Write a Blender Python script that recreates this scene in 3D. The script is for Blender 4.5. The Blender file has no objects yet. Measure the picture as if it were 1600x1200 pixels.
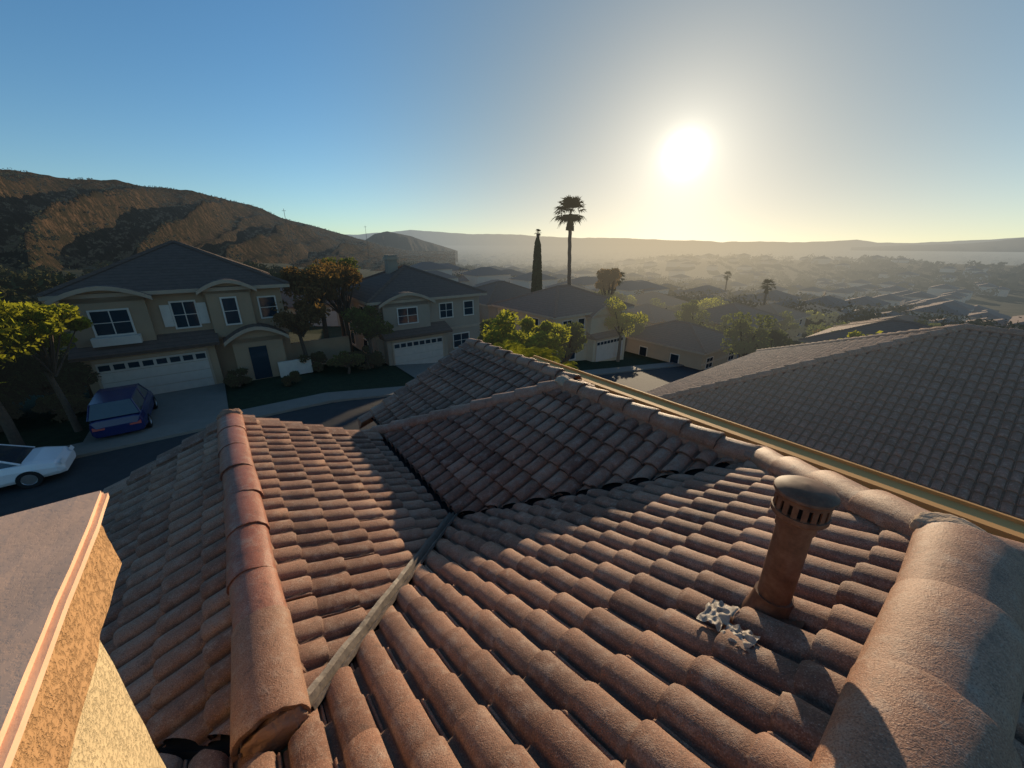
import bpy, bmesh, math, random
import numpy as np
from mathutils import Vector
from mathutils import noise as N
random.seed(4); np.random.seed(4)
rad=math.radians
scene=bpy.context.scene
K=0.473
A0=rad(-37.0)
Fv=(math.sin(A0),math.cos(A0)); Rv=(math.cos(A0),-math.sin(A0))
def W(r,f,z): return (r*Rv[0]+f*Fv[0], r*Rv[1]+f*Fv[1], z)
def Wn(a):
    a=np.asarray(a,float); o=a.copy()
    o[:,0]=a[:,0]*Rv[0]+a[:,1]*Fv[0]; o[:,1]=a[:,0]*Rv[1]+a[:,1]*Fv[1]; return o
def at(az,d): return (d*math.sin(rad(az)), d*math.cos(rad(az)))
SAZ,SEL=21.5,10.1
S=Vector((math.sin(rad(SAZ))*math.cos(rad(SEL)),math.cos(rad(SAZ))*math.cos(rad(SEL)),math.sin(rad(SEL))))

# ------------------------------------------------------------ materials
def newmat(name):
    m=bpy.data.materials.new(name); m.use_nodes=True
    nt=m.node_tree; nt.nodes.clear()
    return m,nt
def nd(nt,t,**kw):
    n=nt.nodes.new(t)
    for k,v in kw.items(): setattr(n,k,v)
    return n
def val(nt,sock,v):
    if hasattr(v,'is_linked') or hasattr(v,'links'): nt.links.new(v,sock)
    else: sock.default_value=v
def math_(nt,op,a,b=None,c=None):
    n=nd(nt,'ShaderNodeMath',operation=op)
    val(nt,n.inputs[0],a)
    if b is not None: val(nt,n.inputs[1],b)
    if c is not None: val(nt,n.inputs[2],c)
    return n.outputs[0]
def mixc(nt,f,a,b,mode='MIX'):
    n=nd(nt,'ShaderNodeMix',data_type='RGBA',blend_type=mode)
    val(nt,n.inputs[0],f)
    for s,v in ((n.inputs[6],a),(n.inputs[7],b)):
        if isinstance(v,tuple): s.default_value=(v[0],v[1],v[2],1)
        else: nt.links.new(v,s)
    return n.outputs[2]
def noise(nt,vec,scale,detail=4,rough=.55):
    n=nd(nt,'ShaderNodeTexNoise'); n.inputs['Scale'].default_value=scale
    n.inputs['Detail'].default_value=detail; n.inputs['Roughness'].default_value=rough
    if vec is not None: nt.links.new(vec,n.inputs['Vector'])
    return n.outputs['Fac']
def ramp(nt,f,stops):
    n=nd(nt,'ShaderNodeValToRGB'); nt.links.new(f,n.inputs[0])
    e=n.color_ramp.elements
    while len(e)<len(stops): e.new(.5)
    for i,(p,c) in enumerate(stops):
        e[i].position=p; e[i].color=(c[0],c[1],c[2],1) if isinstance(c,tuple) else (c,c,c,1)
    return n.outputs[0]
def pos(nt): return nd(nt,'ShaderNodeNewGeometry').outputs['Position']
def bump(nt,h,strength,dist):
    n=nd(nt,'ShaderNodeBump'); n.inputs['Strength'].default_value=strength
    n.inputs['Distance'].default_value=dist; nt.links.new(h,n.inputs['Height']); return n.outputs[0]
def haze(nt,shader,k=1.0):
    """aerial perspective and sunward glare painted as surface glow, set by world position"""
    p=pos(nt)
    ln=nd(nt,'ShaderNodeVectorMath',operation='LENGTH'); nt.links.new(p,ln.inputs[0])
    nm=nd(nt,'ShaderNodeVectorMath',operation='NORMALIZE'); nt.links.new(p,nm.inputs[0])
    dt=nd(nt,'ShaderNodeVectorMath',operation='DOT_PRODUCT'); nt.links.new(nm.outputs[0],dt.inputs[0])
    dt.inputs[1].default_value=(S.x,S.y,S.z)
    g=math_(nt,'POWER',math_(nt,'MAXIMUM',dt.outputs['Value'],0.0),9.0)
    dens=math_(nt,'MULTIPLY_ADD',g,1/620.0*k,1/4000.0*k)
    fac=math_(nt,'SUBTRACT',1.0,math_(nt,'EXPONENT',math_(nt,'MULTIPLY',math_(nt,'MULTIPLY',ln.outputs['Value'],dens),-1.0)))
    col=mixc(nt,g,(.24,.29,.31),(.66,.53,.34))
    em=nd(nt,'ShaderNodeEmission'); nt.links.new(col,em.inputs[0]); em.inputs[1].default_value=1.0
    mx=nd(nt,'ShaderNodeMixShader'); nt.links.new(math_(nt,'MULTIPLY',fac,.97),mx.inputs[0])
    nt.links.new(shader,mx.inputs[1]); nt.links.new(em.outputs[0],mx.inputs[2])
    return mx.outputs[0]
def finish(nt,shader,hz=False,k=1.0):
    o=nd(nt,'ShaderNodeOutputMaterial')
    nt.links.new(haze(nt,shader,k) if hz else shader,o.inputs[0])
def pbsdf(nt,col,rough=.8,nrm=None,metal=0,spec=.3):
    b=nd(nt,'ShaderNodeBsdfPrincipled')
    if isinstance(col,tuple): b.inputs['Base Color'].default_value=(*col,1)
    else: nt.links.new(col,b.inputs['Base Color'])
    val(nt,b.inputs['Roughness'],rough); b.inputs['Metallic'].default_value=metal
    b.inputs['Specular IOR Level'].default_value=spec
    if nrm is not None: nt.links.new(nrm,b.inputs['Normal'])
    return b.outputs[0]
def attr(nt,name='tint'):
    n=nd(nt,'ShaderNodeAttribute'); n.attribute_name=name; return n
def simple(name,col,rough=.7,var=.15,scale=3,bs=0.,bscale=60,bd=.01,metal=0,spec=.3,hz=False,k=1.0):
    m,nt=newmat(name); p=pos(nt)
    n=noise(nt,p,scale,4)
    c=mixc(nt,n,tuple(x*(1-var) for x in col),tuple(min(1,x*(1+var)) for x in col))
    nr=bump(nt,noise(nt,p,bscale,3),bs,bd) if bs>0 else None
    finish(nt,pbsdf(nt,c,rough,nr,metal,spec),hz,k); return m

def tile_mat(name,c1,c2,c3,rough=.75,grime=.55,hz=False,hk=1.):
    m,nt=newmat(name); p=pos(nt)
    t=attr(nt); sep=nd(nt,'ShaderNodeSeparateColor'); nt.links.new(t.outputs['Color'],sep.inputs[0])
    c=ramp(nt,sep.outputs[0],[(0,c1),(.5,c2),(1,c3)])
    big=noise(nt,p,1.6,4,.6)
    c=mixc(nt,math_(nt,'MULTIPLY',ramp(nt,big,[(.42,0.),(.66,1.)]),grime),c,(c1[0]*.62,c1[1]*.70,c1[2]*.78))
    mid=noise(nt,p,13,5,.7)
    c=mixc(nt,math_(nt,'MULTIPLY',ramp(nt,mid,[(.50,0.),(.70,1.)]),.6),c,(.45,.325,.24))
    c=mixc(nt,math_(nt,'MULTIPLY',ramp(nt,mid,[(.28,1.),(.44,0.)]),.65),c,(.11,.07,.052))
    sp=noise(nt,p,210,2,.7)
    c=mixc(nt,math_(nt,'MULTIPLY',ramp(nt,sp,[(.36,1.),(.48,0.)]),.6),c,(.08,.052,.04))
    c=mixc(nt,math_(nt,'MULTIPLY',ramp(nt,sp,[(.58,0.),(.70,1.)]),.5),c,(.58,.44,.33))
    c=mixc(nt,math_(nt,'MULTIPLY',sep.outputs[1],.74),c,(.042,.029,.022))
    hgt=math_(nt,'ADD',math_(nt,'MULTIPLY',sp,.5),mid)
    nr=bump(nt,hgt,.7,.006)
    finish(nt,pbsdf(nt,c,rough,nr,0,.3),hz,hk); return m
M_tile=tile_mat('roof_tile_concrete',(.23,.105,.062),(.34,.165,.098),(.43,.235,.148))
M_ntile=tile_mat('neighbor_roof_tile',(.17,.075,.048),(.23,.11,.072),(.28,.145,.10),.9,.4,True,11.)  # strong haze factor paints a veil of sun glare over this roof
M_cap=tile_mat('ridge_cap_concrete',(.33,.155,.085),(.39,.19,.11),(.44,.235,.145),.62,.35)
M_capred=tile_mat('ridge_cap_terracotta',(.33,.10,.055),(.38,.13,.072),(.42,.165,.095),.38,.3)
M_under=simple('roof_underlay',(.035,.03,.028),.9)
M_mortar=simple('mortar',(.30,.175,.115),.9,.3,18,.8,60,.01)
M_mortarl=simple('mortar_light',(.42,.30,.20),.9,.35,22,.7,50,.01)

def stucco(name,c,dark=.78,s=.5,kd=.3):
    m,nt=newmat(name); p=pos(nt)
    n=noise(nt,p,5,5,.65)
    k=noise(nt,p,75,4,.7)
    col=mixc(nt,ramp(nt,n,[(.3,0.),(.7,1.)]),tuple(x*dark for x in c),c)
    pit=ramp(nt,k,[(.36,1.),(.47,0.)])
    col=mixc(nt,math_(nt,'MULTIPLY',pit,kd),col,tuple(x*.5 for x in c))
    h=ramp(nt,k,[(.36,0.),(.52,1.)])
    finish(nt,pbsdf(nt,col,.9,bump(nt,h,s,.004),0,.1)); return m
M_chw=stucco('chimney_stucco',(.74,.57,.33),.85,.8,.35)
M_cht=stucco('chimney_trim_stucco',(.60,.345,.165),.72,.85,.45)
M_chtop=stucco('chimney_cap_plaster',(.92,.57,.37),.82,.10,.10)
M_gutter=simple('gutter_paint',(.80,.40,.12),.7,.12,4)
M_wall=stucco('house_stucco',(.50,.40,.28))
M_vmetal=simple('valley_metal',(.20,.165,.135),.55,.55,9,.5,30,.01)
M_lead=simple('flashing_metal',(.36,.30,.235),.6,.5,30,.5,25,.02)
def rust():
    m,nt=newmat('vent_painted_metal'); p=pos(nt)
    n=noise(nt,p,22,5,.7)
    c=ramp(nt,n,[(.3,(.10,.042,.022)),(.5,(.16,.070,.036)),(.75,(.23,.115,.065))])
    finish(nt,pbsdf(nt,c,.62,bump(nt,n,.12,.003),.0,.35)); return m
M_vent=rust()
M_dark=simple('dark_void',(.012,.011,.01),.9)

# ------------------------------------------------------------ mesh helpers
def mkobj(name,verts,faces,mats,parent=None,smooth=None,mi=None,tint=None):
    me=bpy.data.meshes.new(name); me.from_pydata([tuple(v) for v in verts],[],[tuple(f) for f in faces])
    for m in (mats if isinstance(mats,list) else [mats]): me.materials.append(m)
    if smooth is not None:
        me.polygons.foreach_set('use_smooth',np.full(len(me.polygons),smooth) if isinstance(smooth,bool) else np.asarray(smooth,bool))
    if mi is not None: me.polygons.foreach_set('material_index',np.asarray(mi,dtype=np.int32))
    if tint is not None:
        a=me.color_attributes.new('tint','FLOAT_COLOR','POINT')
        t=np.ones((len(verts),4),np.float32); t[:,:2]=np.asarray(tint,np.float32); a.data.foreach_set('color',t.ravel())
    me.update()
    ob=bpy.data.objects.new(name,me); scene.collection.objects.link(ob)
    if parent: ob.parent=parent
    return ob
def empty(name):
    e=bpy.data.objects.new(name,None); scene.collection.objects.link(e); e.empty_display_size=.2; return e
class MB:
    def __init__(s): s.v=[];s.f=[];s.m=[];s.s=[]
    def add(s,vs,fs,mi=0,sm=False):
        o=len(s.v); s.v+= [tuple(v) for v in vs]
        for f in fs: s.f.append(tuple(i+o for i in f)); s.m.append(mi); s.s.append(sm)
    def box(s,r0,r1,f0,f1,z0,z1,mi=0):
        vs=[W(r,f,z) for z in (z0,z1) for r,f in ((r0,f0),(r1,f0),(r1,f1),(r0,f1))]
        s.add(vs,[(0,3,2,1),(4,5,6,7),(0,1,5,4),(1,2,6,5),(2,3,7,6),(3,0,4,7)],mi)
    def obj(s,name,mats,parent=None,bevel=0):
        o=mkobj(name,s.v,s.f,mats,parent,s.s,s.m)
        if bevel:
            b=o.modifiers.new('b','BEVEL'); b.width=bevel; b.segments=2; b.limit_method='ANGLE'
        return o

# ------------------------------------------------------------ tiles
BW=.155; TW=.31; EX=.24
cs=1/math.sqrt(1+K*K); sn=K*cs
def profile():
    pts=[]
    for b in (0,1):
        x0=b*BW
        if b==0: pts+= [(0.0,.002),(0.0,.014),(.007,.015),(.013,.009)]
        else: pts+=[(x0,.003),(x0+.012,.003)]
        for i in range(9):
            a=math.pi*i/8
            x=x0+.015+.0625*(1-math.cos(a)); h=.004+.044*(math.sin(a)**.75)
            pts.append((x,h))
        pts.append((x0+.1455,.003))
    pts.append((TW,.002))
    return pts
PR=profile()
def clipbm(bm,clips):
    for (ca,cb,cc) in clips:
        L=math.hypot(ca,cb)
        bmesh.ops.bisect_plane(bm,geom=bm.verts[:]+bm.edges[:]+bm.faces[:],plane_co=(ca*cc/L/L,cb*cc/L/L,0),plane_no=(ca/L,cb/L,0),clear_outer=True)
def tiles(name,anchor,dn,clips,srange,lrange,parent,soff=0.,mat=None,sc=1.):
    """anchor (r,f,z) on the top line; dn downhill plan dir; clips: list of (a,b,c) keep a*r+b*f<=c"""
    ac=(-dn[1],dn[0])
    V=[];Fc=[];SM=[];T=[]
    n=(dn[0]*sn,dn[1]*sn,cs)
    E=EX*sc; TWs=TW*sc; BWs=BW*sc; pr=[(x*sc,h*sc) for x,h in PR]
    nP=len(pr)
    i0=int(math.floor(lrange[0]/E)); i1=int(math.ceil(lrange[1]/E))
    j0=int(math.floor(srange[0]/TWs))-1; j1=int(math.ceil(srange[1]/TWs))+1
    for i in range(i0,i1):
        for j in range(j0,j1):
            s0=j*TWs+(i%2)*BWs+soff+random.gauss(0,.002)
            cx=anchor[0]+ac[0]*(s0+TWs/2)+dn[0]*(i+.5)*E*cs
            cy=anchor[1]+ac[1]*(s0+TWs/2)+dn[1]*(i+.5)*E*cs
            if any(a*cx+b*cy-c>.36*sc for a,b,c in clips): continue
            lift=random.gauss(0,.0026); tw=random.gauss(0,.010); dl=random.gauss(0,.006); sk=random.gauss(0,.007)
            tint=min(1,max(0,random.gauss(.5,.27)))
            th=.031*sc
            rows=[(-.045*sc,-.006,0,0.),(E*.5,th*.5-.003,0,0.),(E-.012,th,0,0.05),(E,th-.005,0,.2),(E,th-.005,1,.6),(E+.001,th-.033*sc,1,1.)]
            base=len(V)
            nick=[random.gauss(0,.0018) for _ in pr]
            for ri,(l,h0,_,dk) in enumerate(rows):
                for xi,(x,h) in enumerate(pr):
                    hh=h+h0+lift+tw*(x-TWs/2)
                    if ri==5 : hh=max(hh,-.02+h0)
                    ll=i*E+l+(dl if l>0 else 0)+ (sk*(x/TWs)+nick[xi] if ri>2 else 0)
                    s=s0+x*.995
                    V.append((anchor[0]+ac[0]*s+dn[0]*ll*cs+n[0]*hh, anchor[1]+ac[1]*s+dn[1]*ll*cs+n[1]*hh, anchor[2]-ll*sn+n[2]*hh))
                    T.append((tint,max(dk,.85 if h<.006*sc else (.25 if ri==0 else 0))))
            for rr in range(5):
                if rr==3: continue
                for c in range(nP-1):
                    a=base+rr*nP+c
                    Fc.append((a,a+nP,a+nP+1,a+1)); SM.append(rr<3)
    if not V: return
    me=bpy.data.meshes.new(name); me.from_pydata(V,[],Fc)
    a=me.color_attributes.new('tint','FLOAT_COLOR','POINT')
    t=np.ones((len(V),4),np.float32); t[:,:2]=np.asarray(T); a.data.foreach_set('color',t.ravel())
    me.polygons.foreach_set('use_smooth',np.array(SM,bool))
    bm=bmesh.new(); bm.from_mesh(me); clipbm(bm,clips)
    bm.to_mesh(me); bm.free()
    co=np.empty(len(me.vertices)*3); me.vertices.foreach_get('co',co); co=Wn(co.reshape(-1,3)); me.vertices.foreach_set('co',co.ravel())
    me.materials.append(mat or M_tile); me.update()
    ob=bpy.data.objects.new(name,me); scene.collection.objects.link(ob); ob.parent=parent
    def zp(r,f): return anchor[2]-K*((r-anchor[0])*dn[0]+(f-anchor[1])*dn[1])-.03
    bm=bmesh.new()
    q=[(anchor[0]+ac[0]*s+dn[0]*l*cs,anchor[1]+ac[1]*s+dn[1]*l*cs) for s,l in ((srange[0],lrange[0]),(srange[1],lrange[0]),(srange[1],lrange[1]),(srange[0],lrange[1]))]
    bm.faces.new([bm.verts.new((r,f,zp(r,f))) for r,f in q])
    clipbm(bm,clips)
    m2=bpy.data.meshes.new(name+'_underlay'); bm.to_mesh(m2); bm.free()
    for v in m2.vertices: v.co=W(*v.co)
    m2.materials.append(M_under); o2=bpy.data.objects.new(name+'_underlay',m2); scene.collection.objects.link(o2); o2.parent=parent

HOUSE=empty('tile_roof_house')
r0,f0,zA=2.10,-.13,-1.15
rM,fM,zM=3.16,.93,-1.651
fH=3.14
rL,fL,zL,fG=-.16,1.21,-1.784,4.76
rT,zT,fT=3.6,-1.77,6.07
g=.035
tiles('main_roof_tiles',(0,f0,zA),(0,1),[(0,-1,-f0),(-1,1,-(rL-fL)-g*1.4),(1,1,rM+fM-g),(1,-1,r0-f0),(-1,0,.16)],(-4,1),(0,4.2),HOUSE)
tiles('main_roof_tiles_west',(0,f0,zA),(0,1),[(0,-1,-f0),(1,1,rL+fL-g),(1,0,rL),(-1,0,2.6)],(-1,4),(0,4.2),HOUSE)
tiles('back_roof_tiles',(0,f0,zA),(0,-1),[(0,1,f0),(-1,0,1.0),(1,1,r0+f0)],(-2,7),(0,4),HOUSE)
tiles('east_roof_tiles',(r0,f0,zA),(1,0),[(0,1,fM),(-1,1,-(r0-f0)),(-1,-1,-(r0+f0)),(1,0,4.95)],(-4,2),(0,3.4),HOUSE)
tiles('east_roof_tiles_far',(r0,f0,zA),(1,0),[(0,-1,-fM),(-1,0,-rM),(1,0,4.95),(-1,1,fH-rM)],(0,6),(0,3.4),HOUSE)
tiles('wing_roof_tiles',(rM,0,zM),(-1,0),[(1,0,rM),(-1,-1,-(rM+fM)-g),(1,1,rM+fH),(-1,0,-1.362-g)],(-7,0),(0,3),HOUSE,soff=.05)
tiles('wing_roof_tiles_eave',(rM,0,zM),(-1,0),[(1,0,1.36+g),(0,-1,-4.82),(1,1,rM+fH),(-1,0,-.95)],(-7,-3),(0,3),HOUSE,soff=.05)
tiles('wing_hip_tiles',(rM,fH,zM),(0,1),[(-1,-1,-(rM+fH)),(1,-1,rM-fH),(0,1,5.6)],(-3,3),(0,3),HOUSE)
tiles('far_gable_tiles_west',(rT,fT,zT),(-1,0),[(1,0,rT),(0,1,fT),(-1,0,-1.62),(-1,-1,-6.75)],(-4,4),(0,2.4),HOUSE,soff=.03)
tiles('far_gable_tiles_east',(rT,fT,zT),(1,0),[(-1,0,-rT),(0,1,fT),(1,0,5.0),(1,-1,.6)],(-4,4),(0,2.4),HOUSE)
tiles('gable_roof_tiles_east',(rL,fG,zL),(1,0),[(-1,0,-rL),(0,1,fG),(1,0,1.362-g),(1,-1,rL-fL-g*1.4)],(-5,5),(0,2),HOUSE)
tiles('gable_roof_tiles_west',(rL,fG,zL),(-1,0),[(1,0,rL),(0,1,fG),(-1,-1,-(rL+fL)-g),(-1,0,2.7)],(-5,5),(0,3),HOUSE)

def caps(name,p0,p1,rad_,step,parent,mat=None,up=.028,lip=1.0):
    """p0 is the covered (upper) end, p1 the end with the exposed lips"""
    p0=Vector(p0);p1=Vector(p1); d=(p1-p0); L=d.length; d.normalize()
    side=Vector((-d.y,d.x,0)).normalized(); upv=side.cross(d)
    if upv.z<0: upv=-upv
    n=max(1,round(L/step)); st=L/n; NS=18
    V=[];Fc=[];SM=[];T=[]
    for i in range(n):
        t=min(1,max(0,random.gauss(.5,.25))); yaw=random.gauss(0,.014); dz=random.gauss(0,.003); ds=random.gauss(0,.004)
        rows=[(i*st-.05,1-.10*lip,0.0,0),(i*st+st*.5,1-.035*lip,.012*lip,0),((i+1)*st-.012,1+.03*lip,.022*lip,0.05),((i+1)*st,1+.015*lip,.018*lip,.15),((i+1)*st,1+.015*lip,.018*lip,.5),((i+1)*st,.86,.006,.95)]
        b=len(V); nick=[random.gauss(0,.003) for _ in range(NS+1)]
        for ri,(l,sc,h,dk) in enumerate(rows):
            for k in range(NS+1):
                a=math.pi*(-.06+1.12*k/NS)
                q=p0+d*(l+(nick[k] if ri>2 else 0))+side*(rad_*sc*math.cos(a)+ds+yaw*(l-i*st))+upv*(rad_*.80*sc*math.sin(a)+h+up+dz)
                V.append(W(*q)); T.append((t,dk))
        for rr in range(5):
            if rr==3: continue
            for k in range(NS):
                x=b+rr*(NS+1)+k; Fc.append((x,x+1,x+NS+2,x+NS+1)); SM.append(rr<3)
    mkobj(name,V,Fc,mat or M_cap,parent,SM,None,T)
    mb=MB(); w=rad_*.93; NB=60
    vs=[];fs=[]
    for i in range(NB+1):
        q=p0+d*(L*i/NB)
        for sx,hz in ((-w-random.uniform(0,.02),-.06),(-w*.9,.035+random.uniform(0,.012)),(w*.9,.035+random.uniform(0,.012)),(w+random.uniform(0,.02),-.06)):
            vs.append(W(*(q+side*sx+upv*hz)))
        if i:
            o=i*4
            for k in range(3): fs.append((o-4+k,o+k,o+k+1,o-3+k))
    mb.add(vs,fs); mb.obj(name+'_mortar',M_mortar,parent)
caps('main_ridge_caps',(-1.0,f0,zA),(r0-.02,f0,zA),.145,.47,HOUSE,lip=.55)
caps('east_hip_caps',(r0+.04,f0+.04,zA-.02),(rM,fM,zM),.118,.36,HOUSE)
caps('south_hip_caps',(r0,f0,zA-.01),(r0+2.6,f0-2.6,zA-2.6*K),.135,.40,HOUSE)
caps('wing_ridge_caps',(rM,fH,zM),(rM,fM,zM+.01),.108,.30,HOUSE)
caps('wing_hip_caps',(rM,fH,zM),(.95,fH+rM-.95,zM-K*(rM-.95)),.10,.30,HOUSE)
caps('far_hip_caps',(rM,fH,zM),(5,fH+5-rM,zM-K*(5-rM)),.10,.30,HOUSE)
caps('far_gable_ridge_caps',(rT,fT,zT),(rT,3.35,zT),.10,.30,HOUSE)
caps('gable_ridge_caps',(rL,fG,zL),(rL,fL+.50,zL),.116,.46,HOUSE,M_capred,lip=.35)
caps('gable_ridge_end_cap',(rL,fL+.56,zL),(rL,fL+.06,zL),.130,.50,HOUSE,M_cap,up=.030,lip=.6)
def rake(name,ra,za,fa,sgn,length,parent):
    n=int(length/EX)+1
    V=[];T=[];Fc=[]
    for i in range(n):
        t=random.random()
        l0=i*EX-.04; l1=(i+1)*EX
        b=len(V)
        for l,h in ((l0,.012),(l1,.05)):
            r=ra+sgn*l*cs; z=za-l*sn
            for df,dz in ((-.13,.012),(-.13,.03),(-.02,.055),(.055,.05),(.075,.02),(.075,-.16),(.05,-.16)):
                V.append(W(r,fa+df,z+dz+h)); T.append((t,0))
        for k in range(6): Fc.append((b+k,b+7+k,b+8+k,b+k+1))
        Fc.append((b+7,b+8,b+9,b+10,b+11,b+12,b+13)[::-1])
    mkobj(name,V,Fc,M_tile,parent,False,None,T)
rake('rake_tiles_a',rL,zL,fG,1,1.6,HOUSE); rake('rake_tiles_b',rL,zL,fG,-1,2.9,HOUSE)
rake('rake_tiles_c',rT,zT,fT,-1,2.2,HOUSE); rake('rake_tiles_d',rT,zT,fT,1,1.5,HOUSE)
def blob(name,c,sz,mat,parent,seed=0,sub=4,amp=.25):
    bm=bmesh.new(); bmesh.ops.create_icosphere(bm,subdivisions=sub,radius=1)
    for v in bm.verts:
        k=1+amp*N.noise(v.co*1.7+Vector((seed,seed*2,0)))+amp*.4*N.noise(v.co*5+Vector((seed,0,0)))
        p=v.co*k; v.co=W(c[0]+p.x*sz[0],c[1]+p.y*sz[1],c[2]+p.z*sz[2])
    me=bpy.data.meshes.new(name); bm.to_mesh(me); bm.free(); me.materials.append(mat)
    for p in me.polygons: p.use_smooth=True
    o=bpy.data.objects.new(name,me); scene.collection.objects.link(o); o.parent=parent
blob('mortar_ridge_junction',(r0+.01,f0+.05,zA+.075),(.085,.115,.066),M_mortarl,HOUSE,3,4,.22)
blob('mortar_wing_junction',(rM,fM,zM+.08),(.12,.12,.065),M_mortar,HOUSE,5)
blob('mortar_wing_end',(rM,fH,zM+.07),(.11,.11,.065),M_mortarl,HOUSE,8)
blob('mortar_ridge_end',(rL,fL+.06,zL+.03),(.112,.035,.085),M_mortar,HOUSE,9)
blob('mortar_gable_peak',(rL,fG,zL+.08),(.11,.06,.06),M_mortar,HOUSE,2)
def valley(name,a,b,w,h,mat,parent):
    a=Vector(a);b=Vector(b);d=(b-a);L=d.length;d.normalize();side=Vector((-d.y,d.x,0)).normalized()
    V=[];Fc=[];n=40
    for i in range(n+1):
        q=a+d*L*i/n; j=random.gauss(0,.003)
        for s,z in ((-w,h*.55),(-w*.93,h),(-w*.2,h*.55+j),(0,h*1.15+j),(w*.2,h*.55+j),(w*.93,h+j),(w,h*.55)):
            V.append(W(*(q+side*s+Vector((0,0,z)))))
        if i:
            o=i*7
            for k in range(6): Fc.append((o-7+k,o+k,o+k+1,o-6+k))
    mkobj(name,V,Fc,mat,parent,False)
vj=(1.362,2.732,-2.503)
valley('valley_flashing',(rL+.10,fL+.10,zL-.10*K+.02),(1.36,2.73,-2.503+.045),.040,.066,M_vmetal,HOUSE)
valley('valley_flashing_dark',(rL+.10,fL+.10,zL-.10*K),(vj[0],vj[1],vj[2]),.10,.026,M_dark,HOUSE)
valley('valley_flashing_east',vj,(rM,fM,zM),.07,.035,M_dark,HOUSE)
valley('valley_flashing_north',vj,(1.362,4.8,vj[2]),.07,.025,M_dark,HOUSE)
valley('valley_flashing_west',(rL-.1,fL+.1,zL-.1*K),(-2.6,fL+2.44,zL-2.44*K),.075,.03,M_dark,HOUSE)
mb=MB()
mb.box(-2.3,4.6,-3.4,2.0,-8.7,-3.0); mb.box(1.3,4.6,2.0,4.6,-8.7,-2.95); mb.box(-2.2,1.0,2.0,4.6,-8.7,-3.05); mb.box(2.0,4.6,4.6,5.9,-8.7,-2.7)
mb.obj('walls',M_wall,HOUSE)
mb=MB(); mb.add([W(rL,4.60,zL-.12),W(-2.2,4.6,zL-.12-K*2.04),W(-2.2,4.6,-3.2),W(1.2,4.6,-3.2),W(1.2,4.6,zL-.12-K*1.36)],[(0,1,2,3,4)])
mb.add([W(rT,5.9,zT-.12),W(2.0,5.9,zT-.12-K*1.6),W(2,5.9,-3.0),W(4.6,5.9,-3.0),W(4.6,5.9,zT-.12-K)],[(0,1,2,3,4)])
mb.obj('gable_walls',M_wall,HOUSE)
mb=MB(); mb.box(4.97,5.0,-3.2,6.2,-2.62,-2.40); mb.box(5.0,5.26,-3.2,6.2,-2.60,-2.335); mb.box(5.26,5.29,-3.2,6.2,-2.60,-2.30)
mb.obj('gutter',M_gutter,HOUSE)

# ------------------------------------------------------------ chimney
CH=empty('stucco_chimney')
def roughbox(name,r0_,r1_,f0_,f1_,z0_,z1_,mat,parent,amp=.006):
    bm=bmesh.new(); bmesh.ops.create_cube(bm,size=1)
    for v in bm.verts: v.co=Vector((r0_ if v.co.x<0 else r1_, f0_ if v.co.y<0 else f1_, z0_ if v.co.z<0 else z1_))
    bmesh.ops.bevel(bm,geom=bm.edges[:],offset=.012,segments=2,affect='EDGES')
    bmesh.ops.subdivide_edges(bm,edges=[e for e in bm.edges if e.calc_length()>.1],cuts=22,use_grid_fill=True)
    for v in bm.verts:
        n=Vector((N.noise(v.co*9),N.noise(v.co*9+Vector((7,0,0))),N.noise(v.co*9+Vector((0,9,0)))))*amp
        n+=Vector((N.noise(v.co*34),N.noise(v.co*34+Vector((7,0,0))),N.noise(v.co*34+Vector((0,9,0)))))*amp*.5
        v.co=W(*(v.co+n))
    me=bpy.data.meshes.new(name); bm.to_mesh(me); bm.free(); me.materials.append(mat)
    o=bpy.data.objects.new(name,me); scene.collection.objects.link(o); o.parent=parent
roughbox('stack',-1.35,-.475,-.55,1.355,-3.2,-.86,M_chw,CH)
roughbox('trim',-1.42,-.392,-.61,1.415,-.90,-.683,M_cht,CH,.008)
roughbox('cap_slab',-1.425,-.362,-.615,1.435,-.690,-.652,M_chtop,CH,.003)
blob('mortar_dab',(-1.02,1.1,-.65),(.05,.012,.012),M_mortarl,CH,4,3,.5)

# ------------------------------------------------------------ vent pipe
VE=empty('roof_vent_pipe')
def lathe(name,cx,cy,pts,mat,parent,n=40):
    V=[];Fc=[]
    for (rr,z) in pts:
        for k in range(n):
            a=2*math.pi*k/n; V.append((cx+rr*math.cos(a),cy+rr*math.sin(a),z))
    for i in range(len(pts)-1):
        for k in range(n): Fc.append((i*n+k,i*n+(k+1)%n,(i+1)*n+(k+1)%n,(i+1)*n+k))
    o=mkobj(name,V,Fc,mat,parent,True)
    m=o.modifiers.new('e','EDGE_SPLIT'); m.split_angle=rad(28); return o
vx,vy=.985,1.085
lathe('pipe',vx,vy,[(.054,-1.62),(.054,-.87),(.050,-.87)],M_vent,VE)
lathe('pipe_seam',vx,vy,[(.054,-.925),(.060,-.925),(.060,-.885),(.054,-.885)],M_vent,VE)
lathe('base_cone',vx,vy,[(.120,-1.46),(.105,-1.40),(.075,-1.31),(.063,-1.25),(.062,-1.235),(.052,-1.235)],M_vent,VE)
lathe('cap_lower_ring',vx,vy,[(.050,-.880),(.080,-.874),(.084,-.868),(.084,-.852),(.078,-.850),(.05,-.850)],M_vent,VE)
lathe('cap_upper_ring',vx,vy,[(.05,-.808),(.078,-.808),(.082,-.806),(.082,-.792),(.088,-.790),(.092,-.784),(.090,-.776),(.072,-.764),(.04,-.756),(.0,-.753)],M_vent,VE)
lathe('cap_core',vx,vy,[(.066,-.855),(.066,-.80)],M_dark,VE)
V=[];Fc=[]
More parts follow.
